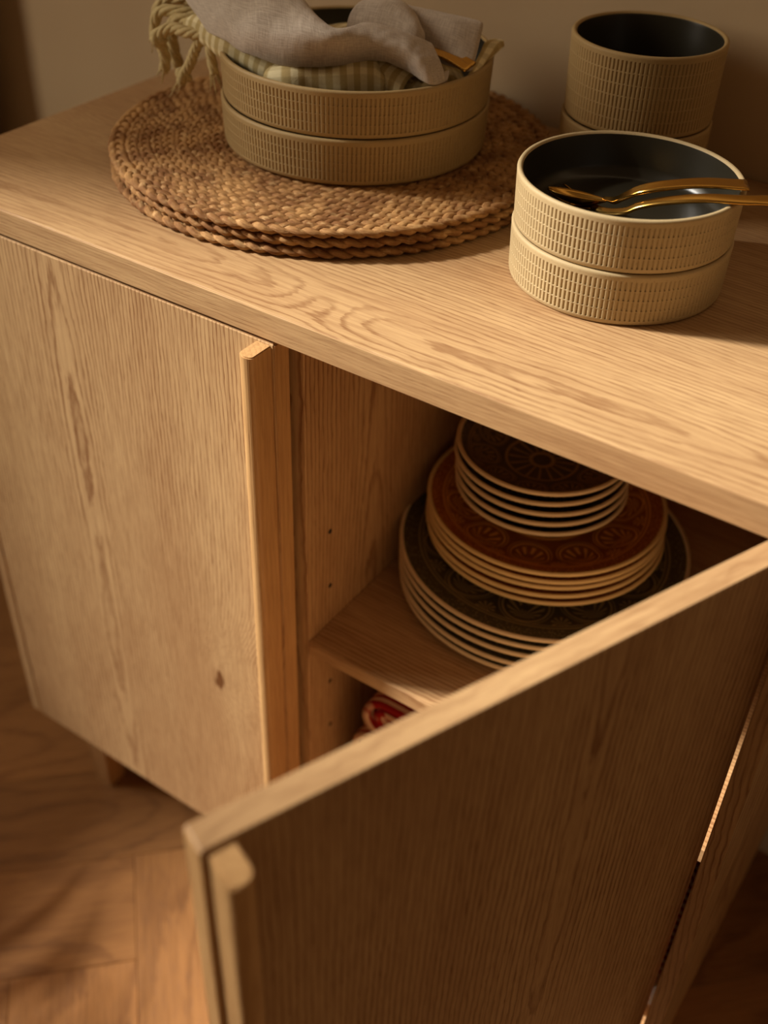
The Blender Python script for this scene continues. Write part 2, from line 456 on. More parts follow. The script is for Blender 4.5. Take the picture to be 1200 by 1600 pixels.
# ------------------------------------------------------------------ stoneware bowls
def bowl_parts(root, Rb, Rt, h, rows, ribs, mat, mat_in, lip=.0048, low=.0040):
    seg = ribs*7
    wave = [0, 0, 0, 0, 0, 1, 1]                        # slot profile over one rib pitch
    depth = .0012
    prof = [(Rb*.80, .0012, 0), (Rb-.006, .0004, 0), (Rb-.0012, .0006, 0), (Rb-.0003, .0018, 0), (Rb, low*.9, 0)]
    rh = (h-lip-low)/rows
    rad = lambda z: Rb+(Rt-Rb)*(z/h)
    for k in range(rows):
        z0 = low+k*rh
        for f, d in ((.015, 0), (.035, 0), (.065, 1), (.09, 1), (.91, 1), (.935, 1), (.965, 0), (.985, 0)):
            z = z0+f*rh; prof.append((rad(z), z, d))
    prof += [(rad(h-lip*.6), h-lip*.6, 0), (Rt, h-.0016, 0), (Rt-.0006, h-.0005, 0), (Rt-.0018, h, 0), (Rt-.0034, h-.0004, 0), (Rt-.0044, h-.0022, 0)]
    v, f = [], []; n = len(prof)
    for i in range(seg):
        a = 2*math.pi*i/seg; c, s = math.cos(a), math.sin(a); wv = wave[i % 7]
        for (r, z, d) in prof: rr = r-depth*d*wv; v.append((rr*c, rr*s, z))
    for i in range(seg):
        j = (i+1) % seg
        for k in range(n-1): f.append((i*n+k, j*n+k, j*n+k+1, i*n+k+1))
    obj_from('outer_wall', v, f, mat, root)
    ip = [(Rt-.0043, h-.0016), (Rt-.0048, h-.004), (Rb-.0056, .016), (Rb-.0075, .0085), (Rb-.013, .0062), (Rb*.5, .0056), (.0005, .0056)]
    lathe('inner_glaze', ip, mat_in, root, 96)
def bowl(name, loc, args, label, cat, group, rz=0):
    r = empty(name, loc, rz); bowl_parts(r, *args); tag(r, label, cat, group); return r
def bowl_copy(src, loc, rz, label):
    c = dup(src); c.location = loc; c.rotation_euler = (0, 0, rz); c['label'] = label; return c
ZM = ZT+.0246
g = 'olive stoneware serving bowls stacked on the placemats'
wb = bowl('serving_bowl', (-.114, .262, ZM), (.1146, .1162, .0383, 4, 200, M['olive'], M['glaze']),
          'lower of the two wide olive stoneware bowls standing on the woven placemats', 'bowl', g)
bowl_copy(wb, (-.1135, .2625, ZM+.0384), .4, 'upper of the two wide olive stoneware bowls, filled with folded cloths')
g = 'sand stoneware bowls at the front'
fb = bowl('serving_bowl', (.1690, .2055, ZT+.0002), (.0806, .0819, .0405, 4, 146, M['cream'], M['glaze']),
          'lower sand-coloured ribbed bowl of the pair standing on bare oak tabletop', 'bowl', g)
bowl_copy(fb, (.1692, .2050, ZT+.0408), 1.1, 'upper sand-coloured ribbed bowl holding the golden cutlery')
g = 'tall olive stoneware bowls by the wall'
cb = bowl('deep_bowl', (.1050, .3620, ZT+.0002), (.0614, .0630, .0648, 6, 116, M['olive'], M['glaze']),
          'lower tall olive bowl by the wall, mostly hidden behind sand-coloured bowls', 'bowl', g)
bowl_copy(cb, (.1052, .3622, ZT+.0651), .7, 'upper tall ribbed olive bowl by the wall, empty and dark inside')

# ------------------------------------------------------------------ woven placemats
def jute():
    b = NB('jute'); uv = b.sep(b.uv()); o = b.obj()
    fib = b.noise(b.com(b.m('MULTIPLY', uv[0], 55), b.m('MULTIPLY', uv[1], 13), 0), 1, 3, .6)
    big = b.noise(o, 34, 3, .6); spot = b.noise(o, 130, 2)
    col = b.mix(b.mr(big, .32, .66), srgb(190,144,90), srgb(132,88,48))
    col = b.mix(b.mr(spot, .52, .74, 0, .5), col, srgb(220,182,128))
    col = b.mix(b.mr(fib, .48, .72, 0, .7), col, srgb(118,74,36))
    b.bump(fib, .7, .0012)
    return b.fin(col, .75, 0, .25)
M['jute'] = jute()
def mat_mesh(Rm):
    v, f, uvs = [], [], []
    sec = 7; rk = Rm-.0066; rnd = random.Random(3); ring = 0
    while rk > .004:
        big = 1.25 if ring == 0 else 1.0
        pitch = .040 if ring == 0 else .033
        npi = max(1, round(2*math.pi*rk/pitch)); npt = npi*11
        ph0 = rnd.random()*6
        for s in range(3):
            base = len(v); pts = []
            for i in range(npt):
                t = i/npt; ph = 2*math.pi*(npi*t)+2*math.pi*s/3+ph0
                jit = mnoise.noise(Vector((rk*90, t*npi*1.3, s)))*.0010
                jz = mnoise.noise(Vector((rk*40, t*npi*.7, s+5)))*.0004
                r = rk+.0036*big*math.sin(ph)+jit; a = 2*math.pi*t
                z = .0038+(.0013 if ring == 0 else .0011)*math.sin(2*ph)+jz
                pts.append(Vector((r*math.cos(a), r*math.sin(a), z)))
            L = 2*math.pi*rk
            for i in range(npt):
                p = pts[i]; tg = (pts[(i+1) % npt]-pts[i-1]).normalized()
                sd = tg.cross(Vector((0, 0, 1))).normalized(); nn = sd.cross(tg)
                fat = (1+.22*mnoise.noise(Vector((i*.35, rk*200, s))))*(1.12 if ring == 0 else 1)
                for k in range(sec):
                    q = 2*math.pi*k/sec
                    v.append(p+sd*(math.cos(q)*.0035*fat)+nn*(math.sin(q)*.0023*fat)); uvs.append((L*i/npt*3, k/sec))
            for i in range(npt):
                j = (i+1) % npt
                for k in range(sec):
                    l = (k+1) % sec; f.append((base+i*sec+k, base+j*sec+k, base+j*sec+l, base+i*sec+l))
        rk -= .0126 if ring == 0 else .0104; ring += 1
    # loose fibre ends
    for h in range(1600):
        a = rnd.uniform(0, 6.283); r = Rm*math.sqrt(rnd.random())*.985; p = Vector((r*math.cos(a), r*math.sin(a), rnd.uniform(.0055, .0072)))
        d = Vector((rnd.uniform(-1, 1), rnd.uniform(-1, 1), rnd.uniform(-.1, .45))).normalized()*rnd.uniform(.003, .008)
        sd = d.cross(Vector((0, 0, 1))).normalized()*.00011; b_ = len(v); m_ = p+d*.5+Vector((0, 0, .0008))
        v += [p-sd, p+sd, m_-sd, m_+sd, p+d]; uvs += [(0, 0)]*5; f += [(b_, b_+1, b_+3, b_+2), (b_+2, b_+3, b_+4)]
    return v, f, uvs
mv, mf, mu = mat_mesh(.1945)
pm = obj_from('placemat', mv, mf, M['jute'], None, mu)
g = 'braided jute placemats stacked under the olive bowls'
pm.location = (-.1290, .2490, ZT+.0006); tag(pm, 'lowest of three stacked round braided jute placemats, lying on the tabletop', 'placemat', g)
p2 = pm.copy(); C.objects.link(p2); p2.location = (-.1265, .2500, ZT+.0086); p2.rotation_euler = (0, 0, 1.3)
p2.scale = (.992, .992, 1); p2['label'] = 'middle one of three stacked round braided jute placemats'
p3 = pm.copy(); C.objects.link(p3); p3.location = (-.1295, .2520, ZT+.0166); p3.rotation_euler = (0, 0, 2.9)
p3.scale = (1.008, 1.008, 1); p3['label'] = 'topmost round braided jute placemat, directly under the wide olive bowls'

# ------------------------------------------------------------------ plates in the cabinet
def plate_mat(name, base, hi, lo, R, kind):
    b = NB(name); P = b.sep(b.obj())
    x, y = P[0], P[1]
    r = b.m('DIVIDE', b.m('SQRT', b.m('ADD', b.m('MULTIPLY', x, x), b.m('MULTIPLY', y, y))), R)
    th = b.m('ARCTAN2', y, x)
    def ringl(r0, w_): return b.mr(b.m('ABSOLUTE', b.m('SUBTRACT', r, r0)), w_*.5, w_, 1, 0)
    def band(lo_, hi_): return b.m('MULTIPLY', b.mr(r, lo_-.004, lo_+.004), b.mr(r, hi_-.004, hi_+.004, 1, 0))
    pat = b.m('MAXIMUM', ringl(.86, .008), ringl(.835, .006))
    vo = b.n('ShaderNodeTexVoronoi'); vo.inputs['Scale'].default_value = 420; b.put(vo.inputs['Vector'], b.obj())
    st = b.mr(vo.outputs['Distance'], .15, .45, 1, 0)
    pat = b.m('MAXIMUM', pat, b.m('MULTIPLY', b.m('MULTIPLY', st, band(.875, .965)), .7))
    n = 10.0
    u = b.m('SUBTRACT', b.m('FRACT', b.m('MULTIPLY', th, n/(2*math.pi))), .5)
    lx = b.m('MULTIPLY', b.m('MULTIPLY', u, 2*math.pi/n), r); ly = b.m('SUBTRACT', r, .665)
    rho = b.m('SQRT', b.m('ADD', b.m('MULTIPLY', lx, lx), b.m('MULTIPLY', ly, ly)))
    circ = b.mr(b.m('ABSOLUTE', b.m('SUBTRACT', rho, .155)), .004, .010, 1, 0)
    circ2 = b.mr(b.m('ABSOLUTE', b.m('SUBTRACT', rho, .18)), .003, .007, 1, 0)
    phi = b.m('ARCTAN2', lx, b.m('SUBTRACT', b.m('MULTIPLY', ly, -1), -.085))
    pet = b.m('MULTIPLY', b.mr(b.m('SINE', b.m('MULTIPLY', phi, 15)), .0, .5), b.m('MULTIPLY', b.mr(rho, .115, .13, 1, 0), b.mr(rho, .03, .04)))
    rosette = b.m('MAXIMUM', b.m('MAXIMUM', circ, b.m('MULTIPLY', circ2, .7)), pet)
    u2 = b.m('SUBTRACT', b.m('FRACT', b.m('ADD', b.m('MULTIPLY', th, n/(2*math.pi)), .5)), .5)
    lx2 = b.m('MULTIPLY', b.m('MULTIPLY', u2, 2*math.pi/n), r); ly2 = b.m('SUBTRACT', r, .80)
    rho2 = b.m('SQRT', b.m('ADD', b.m('MULTIPLY', lx2, lx2), b.m('MULTIPLY', ly2, ly2)))
    phi2 = b.m('ARCTAN2', lx2, b.m('MULTIPLY', ly2, -1))
    fan = b.m('MULTIPLY', b.mr(b.m('SINE', b.m('MULTIPLY', phi2, 9)), .0, .5), b.mr(rho2, .06, .07, 1, 0))
    flor = b.m('MAXIMUM', b.m('MULTIPLY', rosette, band(.44, .83)), b.m('MULTIPLY', fan, band(.70, .83)))
    pat = b.m('MAXIMUM', pat, flor)
    flute = b.m('MULTIPLY', b.mr(b.m('SINE', b.m('MULTIPLY', th, 16)), .55, .95), band(.16, .38))
    cen = b.m('MAXIMUM', b.m('MAXIMUM', ringl(.41, .022), ringl(.13, .03)), flute)
    pat = b.m('MAXIMUM', pat, cen)
    nz = b.noise(b.obj(), 60, 3)
    col = b.mix(nz, srgb(*base), srgb(*lo))
    col = b.mix(pat, col, srgb(*hi))
    b.bump(pat, .45, .0006)
    return b.fin(col, .32, 0, .5)
GR = (.137, .1117, .0797)
M['pl_dark'] = plate_mat('glaze_forest', (80,72,48), (146,126,84), (62,56,36), GR[0], 0)
M['pl_amber'] = plate_mat('glaze_amber', (176,100,36), (240,168,80), (138,70,20), GR[1], 0)
M['pl_char'] = plate_mat('glaze_slate', (90,80,56), (164,136,88), (70,62,44), GR[2], 0)
M['und_dark'] = plain('underside_forest', (128,122,104), .4, 0, .5)
M['und_amber'] = plain('underside_amber', (170,100,34), .35, 0, .5)
M['rim_buff'] = plain('rim_buff', (236,210,166), .5, 0, .4)
M['rim_honey'] = plain('rim_honey', (240,208,146), .45, 0, .4)
def plate(name, R, depth, face, under, rim, foot):
    r = empty(name)
    # face: flat well, rising wall, flat lip ; all z below 0 (z=0 at the rim crest)
    if depth < .02:
        fp = [(.0004, -depth+.004), (R*.60, -depth+.004), (R*.68, -depth+.0048), (R*.78, -depth*.45), (R*.88, -depth*.22), (R-.0035, -.0010)]
        up = [(.0004, -depth+.001), (foot-.004, -depth+.001), (foot-.003, -depth), (foot, -depth), (foot+.002, -depth+.0012), (R*.80, -depth*.62), (R*.92, -depth*.36), (R-.0012, -.0022)]
    else:
        fp = [(.0004, -depth+.005), (R*.35, -depth+.0055), (R*.55, -depth+.009), (R*.75, -depth*.52), (R*.90, -depth*.20), (R-.0030, -.0008)]
        up = [(.0004, -depth+.002), (foot-.004, -depth+.002), (foot-.003, -depth), (foot, -depth), (foot+.001, -depth+.003), (R*.66, -depth*.72), (R*.84, -depth*.40), (R*.95, -depth*.16), (R-.0010, -.0024)]
    lathe('glazed_face', fp, face, r, 96); lathe('underside', up, under, r, 96)
    rp = [(R-.0042, -.0014), (R-.0032, 0), (R-.0014, .0004), (R-.0002, -.0006), (R, -.0020), (R-.0006, -.0034), (R-.0026, -.0036), (R-.0042, -.0014)]
    lathe('rim', rp, rim, r, 96)
    return r
ordn = ['topmost', 'second from the top', 'third from the top', 'fourth from the top', 'lowest']
def stack(name, src, cx, cy, z_top, step, n, noun, where, cat, group):
    for k in range(n):
        o = src if k == 0 else dup(src)
        o.location = (cx+random.uniform(-1, 1)*.0012+.0012*k*.6, cy+random.uniform(-1, 1)*.0012-.0008*k, ZS+z_top-step*k)
        o.rotation_euler = (0, 0, random.uniform(0, 6.28))
        tag(o, '%s, %s of its stack' % (noun, ordn[k]), cat, group)
stack(name := 'dinner_plate', plate('dinner_plate', GR[0], .0122, M['pl_dark'], M['und_dark'], M['rim_buff'], .085),
      .1400, .2215, .0536, .0102, 5, 'large dark green patterned plate on the shelf', 'on the cabinet shelf', 'plate', 'large dark plates on the shelf')
stack('side_plate', plate('side_plate', GR[1], .0199, M['pl_amber'], M['und_amber'], M['rim_honey'], .070),
      .1315, .2320, .0945, .0072, 5, 'medium amber brown plate', 'between dark plates and small bowls', 'plate', 'amber plates on the shelf')
stack('small_bowl', plate('small_bowl', GR[2], .0280, M['pl_char'], M['und_dark'], M['rim_buff'], .036),
      .1215, .2310, .1540, .0103, 5, 'small dark grey bowl in the cabinet', 'on the amber plates', 'bowl', 'small bowls on the plates')

# ------------------------------------------------------------------ red striped cloths
def striped():
    b = NB('striped_cotton'); P = b.sep(b.obj())
    s = b.m('FRACT', b.m('MULTIPLY', b.m('SUBTRACT', P[1], .0545), 115))
    k = b.m('MULTIPLY', b.mr(s, .08, .16), b.mr(s, .52, .60, 1, 0))
    wv = b.noise(b.obj(), 900, 2)
    b.bump(wv, .5, .0008)
    return b.fin(b.mix(k, srgb(200,160,128), srgb(140,24,18)), .9, 0, .1)
M['stripe'] = striped()
def folded(x0, x1, y0, y1, h, t):
    """long cloth folded in nested U layers; profile in x,z pulled along y"""
    path = []
    def arc(cx, cz, r, a0_, a1_, n=9):
        for i in range(n+1): a = a0_+(a1_-a0_)*i/n; path.append((cx+r*math.cos(a), cz+r*math.sin(a)))
    ro = (h-t)/2; zc = h/2
    path.append((x1, zc-ro)); arc(x0+ro+t/2, zc, ro, 1.5*math.pi, .5*math.pi)
    ri = ro-t*1.25
    path.append((x1-.02, zc+ro)); arc(x1-.012, zc+(ro+ri)/2, (ro-ri)/2, .5*math.pi, -.5*math.pi, 5)
    arc(x0+ro+t*.8, zc, ri, .5*math.pi, 1.5*math.pi); path.append((x1-.004, zc-ri))
    n = len(path); v, f = [], []; ny = 14
    for j in range(ny):
        y = y0+(y1-y0)*j/(ny-1)
        for i, (x, z) in enumerate(path):
            a = path[max(i-1, 0)]; c = path[min(i+1, n-1)]
            d = Vector((c[0]-a[0], c[1]-a[1])).normalized(); nx, nz = -d.y, d.x
            wob = .0010*mnoise.noise(Vector((x*60, y*40, z*60+x0*99)))
            for sg in (-1, 1): v.append((x+nx*sg*t/2+wob, y+wob*3, max(z+nz*sg*t/2, 0)+wob*.3))
    for j in range(ny-1):
        for i in range(n-1):
            a = (j*n+i)*2; b_ = (j*n+i+1)*2; c = ((j+1)*n+i)*2; d = ((j+1)*n+i+1)*2
            f += [(a, b_, d, c), (a+1, c+1, d+1, b_+1)]
    for j in range(ny-1):
        for i in (0, n-1): a = (j*n+i)*2; c = ((j+1)*n+i)*2; f.append((a, a+1, c+1, c))
    for j in (0, ny-1):
        for i in range(n-1): a = (j*n+i)*2; b_ = (j*n+i+1)*2; f.append((a, a+1, b_+1, b_))
    return v, f
zb = ZB+.0182
for k in range(5):
    xo = (.044, .036, .040, .038, .049)[k]; yo = (.060, .054, .058, .052, .056)[k]
    v, f = folded(xo, .379, yo, .30, .050, .0075)
    o = obj_from('folded_cloth', v, f, M['stripe']); o.location = (0, 0, zb+.0505*k)
    tag(o, 'red and white striped folded cloth under the shelf, %s of the pile' % (('lowest', 'second from the bottom', 'third from the bottom', 'second from the top', 'topmost')[k]), 'cloth', 'striped cloths under the shelf')

# ------------------------------------------------------------------ cloths in the upper olive bowl
def linen():
    b = NB('grey_linen'); uv = b.sep(b.uv()); o = b.obj()
    wx = b.noise(b.com(b.m('MULTIPLY', uv[0], 1500), b.m('MULTIPLY', uv[1], 90), 0), 1, 2, .7)
    wy = b.noise(b.com(b.m('MULTIPLY', uv[0], 90), b.m('MULTIPLY', uv[1], 1500), 4), 1, 2, .7)
    wv = b.m('ADD', b.m('MULTIPLY', wx, .5), b.m('MULTIPLY', wy, .5))
    col = b.mix(b.mr(wv, .36, .64), srgb(172,156,142), srgb(206,192,176))
    b.bump(wv, .5, .0006)
    m_ = b.fin(col, .92, 0, .1); b.b.inputs['Sheen Weight'].default_value = .15
    return m_
M['linen'] = linen()
def gingham():
    b = NB('gingham'); uv = b.sep(b.uv())
    sx = b.mr(b.m('SINE', b.m('MULTIPLY', uv[0], 2*math.pi/.0105)), -.35, .35)
    sy = b.mr(b.m('SINE', b.m('MULTIPLY', uv[1], 2*math.pi/.0130)), -.35, .35)
    col = b.mix(b.m('MULTIPLY', sx, .75), srgb(246,232,190), srgb(190,162,102))
    col = b.mix(b.m('MULTIPLY', sy, .30), col, srgb(150,132,86))
    wv = b.noise(b.com(b.m('MULTIPLY', uv[0], 900), b.m('MULTIPLY', uv[1], 900), 0), 1, 2)
    b.bump(wv, .5, .0006)
    return b.fin(b.mix(b.m('MULTIPLY', wv, .25), col, srgb(150,130,80)), .92, 0, .1)
M['gingham'] = gingham()
M['fringe'] = plain('fringe_cotton', (232,210,156), .9, 0, .1, .12, 500, .6)

def patch(name, cols, mat, parent, nu=70, nv=44, wrinkle=.0012, thick=.0014, seed=0, wfreq=28):
    """cols: list of columns of 3-D points (relative to the tabletop height)"""
    dense = [crom([Vector(p)+Vector((0, 0, ZT)) for p in c], nv) for c in cols]
    rows = [crom([c[j] for c in dense], nu) for j in range(nv)]
    v, uvs, f = [], [], []
    for j in range(nv):
        for i in range(nu):
            p = rows[j][i].copy()
            q = Vector((p.x*wfreq*1.6, p.y*wfreq, p.z*wfreq))+Vector((seed, seed*2, 0))
            d = mnoise.noise(q)*wrinkle+abs(mnoise.noise(q*2.3))*wrinkle*.6
            p += Vector((.2, -.5, .8))*d
            v.append(p)
    L = sum((rows[nv//2][i+1]-rows[nv//2][i]).length for i in range(nu-1)); H = sum((rows[j+1][nu//2]-rows[j][nu//2]).length for j in range(nv-1))
    for j in range(nv):
        for i in range(nu): uvs.append((L*i/(nu-1), H*j/(nv-1)))
    for j in range(nv-1):
        for i in range(nu-1): f.append((j*nu+i, j*nu+i+1, (j+1)*nu+i+1, (j+1)*nu+i))
    o = obj_from(name, v, f, mat, parent, uvs)
    md = o.modifiers.new('thickness', 'SOLIDIFY'); md.thickness = thick; md.offset = -1
    return o

nap = empty('linen_napkin', (-.10, .23, ZT+.11)); NI = Matrix.Translation(nap.location).inverted()
tag(nap, 'crumpled grey linen napkin draped over the upper wide olive bowl', 'napkin')
def child_world(o, par): o.parent = par; o.matrix_parent_inverse = Matrix.Translation(par.location).inverted(); return o
def under(c, dz=-.006, dy=.012):
    p = Vector(c[0]); return [tuple(p+Vector((-.006, .014, .003))), tuple(p+Vector((-.001, .003, -.0008)))]
LC = [
 [(-.2123,.1841,.1120),(-.2320,.1959,.1170),(-.2510,.2071,.1200),(-.2733,.2240,.1220),(-.3067,.2528,.1240)],
 [(-.1825,.1735,.1120),(-.1870,.1764,.1210),(-.1989,.1846,.1280),(-.2193,.2032,.1330),(-.2534,.2363,.1360)],
 [(-.1538,.1655,.1100),(-.1510,.1630,.1220),(-.1553,.1690,.1320),(-.1719,.1856,.1400),(-.2033,.2197,.1450)],
 [(-.1138,.1682,.1080),(-.1111,.1652,.1220),(-.1120,.1680,.1340),(-.1248,.1837,.1440),(-.1523,.2150,.1520)],
 [(-.0900,.1800,.1090),(-.0860,.1750,.1220),(-.0850,.1750,.1345),(-.0930,.1850,.1420),(-.1330,.2350,.1520)]]
LC2 = [
 [(-.0980,.1760,.1085),(-.0950,.1710,.1220),(-.0930,.1710,.1335),(-.0960,.1770,.1400),(-.1010,.1850,.1380),(-.1040,.1950,.1260)],
 [(-.0820,.1844,.1100),(-.0778,.1787,.1220),(-.0750,.1748,.1330),(-.0799,.1774,.1385),(-.0860,.1880,.1370),(-.0920,.2000,.1250)],
 [(-.0622,.2087,.1120),(-.0574,.2013,.1240),(-.0594,.2022,.1330),(-.0687,.2128,.1372),(-.0760,.2220,.1350),(-.0830,.2320,.1240)],
 [(-.0357,.2147,.1100),(-.0339,.2113,.1200),(-.0354,.2129,.1280),(-.0441,.2258,.1320),(-.0520,.2350,.1300),(-.0600,.2450,.1200)],
 [(-.0105,.2146,.1030),(-.0135,.2150,.1120),(-.0191,.2196,.1200),(-.0341,.2348,.1270),(-.0420,.2440,.1250),(-.0500,.2540,.1160)],
 [(-.0058,.2310,.1020),(-.0100,.2330,.1100),(-.0176,.2371,.1170),(-.0297,.2474,.1210),(-.0380,.2550,.1190),(-.0460,.2640,.1120)]]
for c in LC: c.append(tuple(Vector(c[-1])+Vector((-.03, .035, -.004))))
ALL = LC[:4]+LC2[1:]
child_world(patch('draped_fold', [under(c)+c for c in ALL], M['linen'], None, 130, 60, .0024, .0014, 1), nap)
MC = [
 [(-.1000,.2260,.1180),(-.1064,.2398,.1300),(-.1040,.2480,.1390),(-.1000,.2600,.1430)],
 [(-.0800,.2300,.1180),(-.0840,.2420,.1320),(-.0870,.2540,.1420),(-.0900,.2700,.1420)],
 [(-.0620,.2350,.1160),(-.0640,.2460,.1310),(-.0670,.2570,.1395),(-.0740,.2720,.1400)],
 [(-.0470,.2400,.1130),(-.0470,.2470,.1260),(-.0500,.2550,.1330),(-.0600,.2690,.1340)],
 [(-.0420,.2480,.1080),(-.0410,.2530,.1190),(-.0440,.2580,.1245),(-.0540,.2690,.1250)]]
child_world(patch('middle_fold', MC, M['linen'], None, 44, 34, .0010, .0014, 9), nap)
BC = [
 [(-.0700,.2620,.1120),(-.0700,.2680,.1260),(-.0760,.2760,.1350),(-.0845,.2830,.1355)],
 [(-.0480,.2600,.1060),(-.0500,.2680,.1230),(-.0520,.2770,.1335),(-.0600,.2900,.1330)],
 [(-.0250,.2590,.1040),(-.0270,.2690,.1200),(-.0310,.2820,.1320),(-.0380,.2960,.1315)],
 [(-.0040,.2590,.1035),(-.0080,.2740,.1140),(-.0140,.2920,.1290),(-.0200,.3040,.1285)],
 [(-.0020,.2650,.1020),(-.0065,.2790,.1120),(-.0125,.2960,.1260),(-.0190,.3080,.1240)]]
child_world(patch('back_fold', BC, M['linen'], None, 50, 36, .0008, .0014, 13), nap)

ck = empty('checked_cloth', (-.14, .21, ZT+.10))
tag(ck, 'olive and cream checked cloth with knotted fringe, folded under the grey linen', 'cloth')
def band_mesh(name, pts, w_, h_, n=60, sec=28, curl=False, tilt=.25, seed=0):
    path = crom([Vector(p)+Vector((0, 0, ZT)) for p in pts], n)
    wd = [w_*(1+.06*math.sin(i*.3+seed)) for i in range(n)]
    th = [h_*(1+.07*math.sin(i*.23+seed*2))*(min(1, .55+.45*min(i, n-1-i)/4)) for i in range(n)]
    v, f, uv = sweep(path, wd, th, Vector((-.15, tilt, 1)).normalized(), sec, .8)
    per = w_+h_
    uv = [(a, b_*per*1.6) for a, b_ in uv]
    v = [p+Vector((.3, -.6, .8))*mnoise.noise(p*70+Vector((seed, 0, 0)))*.0012 for p in v]
    return child_world(obj_from(name, v, f, M['gingham'], None, uv), ck)
off = Vector((-.012, .019, 0))
B1 = [Vector(p)+off for p in [(-.2312,.2019,.1045),(-.2018,.1899,.1050),(-.1767,.1821,.1030),(-.1511,.1779,.1000),(-.1275,.1769,.0945),(-.1130,.1800,.0890)]]
B2 = [Vector(p)+off for p in [(-.1250,.1690,.0915),(-.1159,.1686,.0935),(-.1014,.1766,.0955),(-.0839,.1871,.0972),(-.0673,.1988,.0985),(-.0507,.2105,.0992)]]
band_mesh('rolled_edge', [p-Vector((0, 0, .0025)) for p in B1], .046, .030, seed=1)
band_mesh('folded_edge', [p+Vector((.005, -.008, -.005)) for p in B2], .040, .035, seed=2, tilt=.1)
# turned-in end of the folded edge: an outer wrap and a darker inner layer
def end_wrap():
    c = Vector((-.0500, .2110, .0950))+Vector((-.007, .011, 0))+Vector((0, 0, ZT))
    ax = Vector((.96, .10, -.08)).normalized(); side = Vector((-.10, .96, .0)).normalized(); up = ax.cross(side)*-1
    if up.z < 0: up = -up
    v, f, uv = [], [], []
    turns = 44; L = .030; nl = 8
    for k in range(turns):
        t = k/(turns-1); a = -1.2+t*2*math.pi*1.55; rr = 1-.55*t
        for l in range(nl):
            s = l/(nl-1)
            p = c+ax*(-.004+L*s*(1-.25*t))+side*(math.cos(a)*.0200*rr)+up*(math.sin(a)*.0168*rr)
            p += ax*(.003*math.sin(a*2)*(1-s)); p.z -= .005*s*s
            v.append(p); uv.append((.12+L*s, t*.12))
    for k in range(turns-1):
        for l in range(nl-1): f.append((k*nl+l, k*nl+l+1, (k+1)*nl+l+1, (k+1)*nl+l))
    o = obj_from('rolled_end', v, f, M['gingham'], None, uv)
    md = o.modifiers.new('thickness', 'SOLIDIFY'); md.thickness = .0022; md.offset = 0
    child_world(o, ck)
end_wrap()
RP = [[(-.0020,.2560,.0985),(-.0050,.2720,.1040),(-.0090,.2880,.1090),(-.0130,.3020,.1130),(-.0150,.3180,.1120)],
      [(.0000,.2610,.0990),(-.0030,.2750,.1035),(-.0060,.2890,.1085),(-.0085,.3040,.1135),(-.0100,.3200,.1120)],
      [(-.0005,.2650,.0960),(-.0020,.2790,.1000),(-.0030,.2930,.1060),(-.0040,.3080,.1125),(-.0060,.3220,.1110)],
      [(-.0060,.2700,.0920),(-.0060,.2820,.0950),(-.0060,.2960,.1000),(-.0030,.3110,.1070),(-.0060,.3240,.1060)]]
child_world(patch('far_edge', RP, M['gingham'], None, 24, 30, .0010, .003, 17), ck)
# the bulk of the cloth filling the bowl below the linen
v, f = [], []
nr, na = 14, 48
for i in range(nr+1):
    for k in range(na):
        rr = .100*i/nr; a = 2*math.pi*k/na
        z = .092+.010*(1-(i/nr)**2)-.030*max(0, i/nr-.8)/.2
        v.append((-.1135+rr*math.cos(a), .2625+rr*math.sin(a), ZT+z+.003*mnoise.noise(Vector((rr*50*math.cos(a), rr*50*math.sin(a), 2)))))
for i in range(nr):
    for k in range(na):
        l = (k+1) % na; f.append((i*na+k, i*na+l, (i+1)*na+l, (i+1)*na+k))
o = obj_from('folded_bulk', v, f, M['gingham'], None, [(p[0], p[1]) for p in v]); child_world(o, ck)
# knotted fringe
def tassel(pts, r=.0024, strands=3, fray=True, twist=170, seed=0, knot=None):
    rnd = random.Random(seed)
    path = crom([Vector(p)+Vector((0, 0, ZT)) for p in pts], 44)
    V, Fc = [], []
    def add(path_, rad):
        b_ = len(V); vv, ff, _ = sweep(path_, [x*2 for x in rad], [x*2 for x in rad], Vector((.31, -.83, .46)), 7)
        V.extend(vv); Fc.extend([tuple(b_+q for q in t) for t in ff])
    for s in range(strands):
        pp, rad = [], []; dist = 0
        for i, p in enumerate(path):
            if i: dist += (p-path[i-1]).length
            t = (path[min(i+1, 43)]-path[max(i-1, 0)]).normalized()
            s1 = t.cross(Vector((.2, -.7, .5))).normalized(); s2 = s1.cross(t)
            a = dist*twist+2*math.pi*s/strands+seed; o_ = r*.95
            if knot is not None: o_ *= 1+1.0*math.exp(-((i/43-knot)/.05)**2)
            pp.append(p+s1*math.cos(a)*o_+s2*math.sin(a)*o_); rad.append(r*(1+.5*(math.exp(-((i/43-knot)/.05)**2) if knot is not None else 0)))
        add(pp, rad)
    if fray:
        e = path[-1]; d = (path[-1]-path[-5]).normalized()
        for k in range(9):
            q = Vector((rnd.uniform(-1, 1), rnd.uniform(-1, 1), rnd.uniform(-.6, .3)))*.5
            L = rnd.uniform(.008, .016)
            pp = [e-d*.012+q*.004+(d*L*1.6*(i/7)+q*L*.5*(i/7)**1.5) for i in range(8)]
            add(pp, [.0009*(1-.5*i/7) for i in range(8)])
    child_world(obj_from('tassel', V, Fc, M['fringe'], None), ck)
tassel([(-.2230,.1962,.1030),(-.2426,.1916,.1030),(-.2560,.1920,.1035),(-.2650,.1885,.1005),(-.2715,.1880,.0930),(-.2712,.1915,.0840),(-.2705,.1929,.0740),(-.2735,.1936,.0640)], .0027, 4, True, 190, 1, .56)
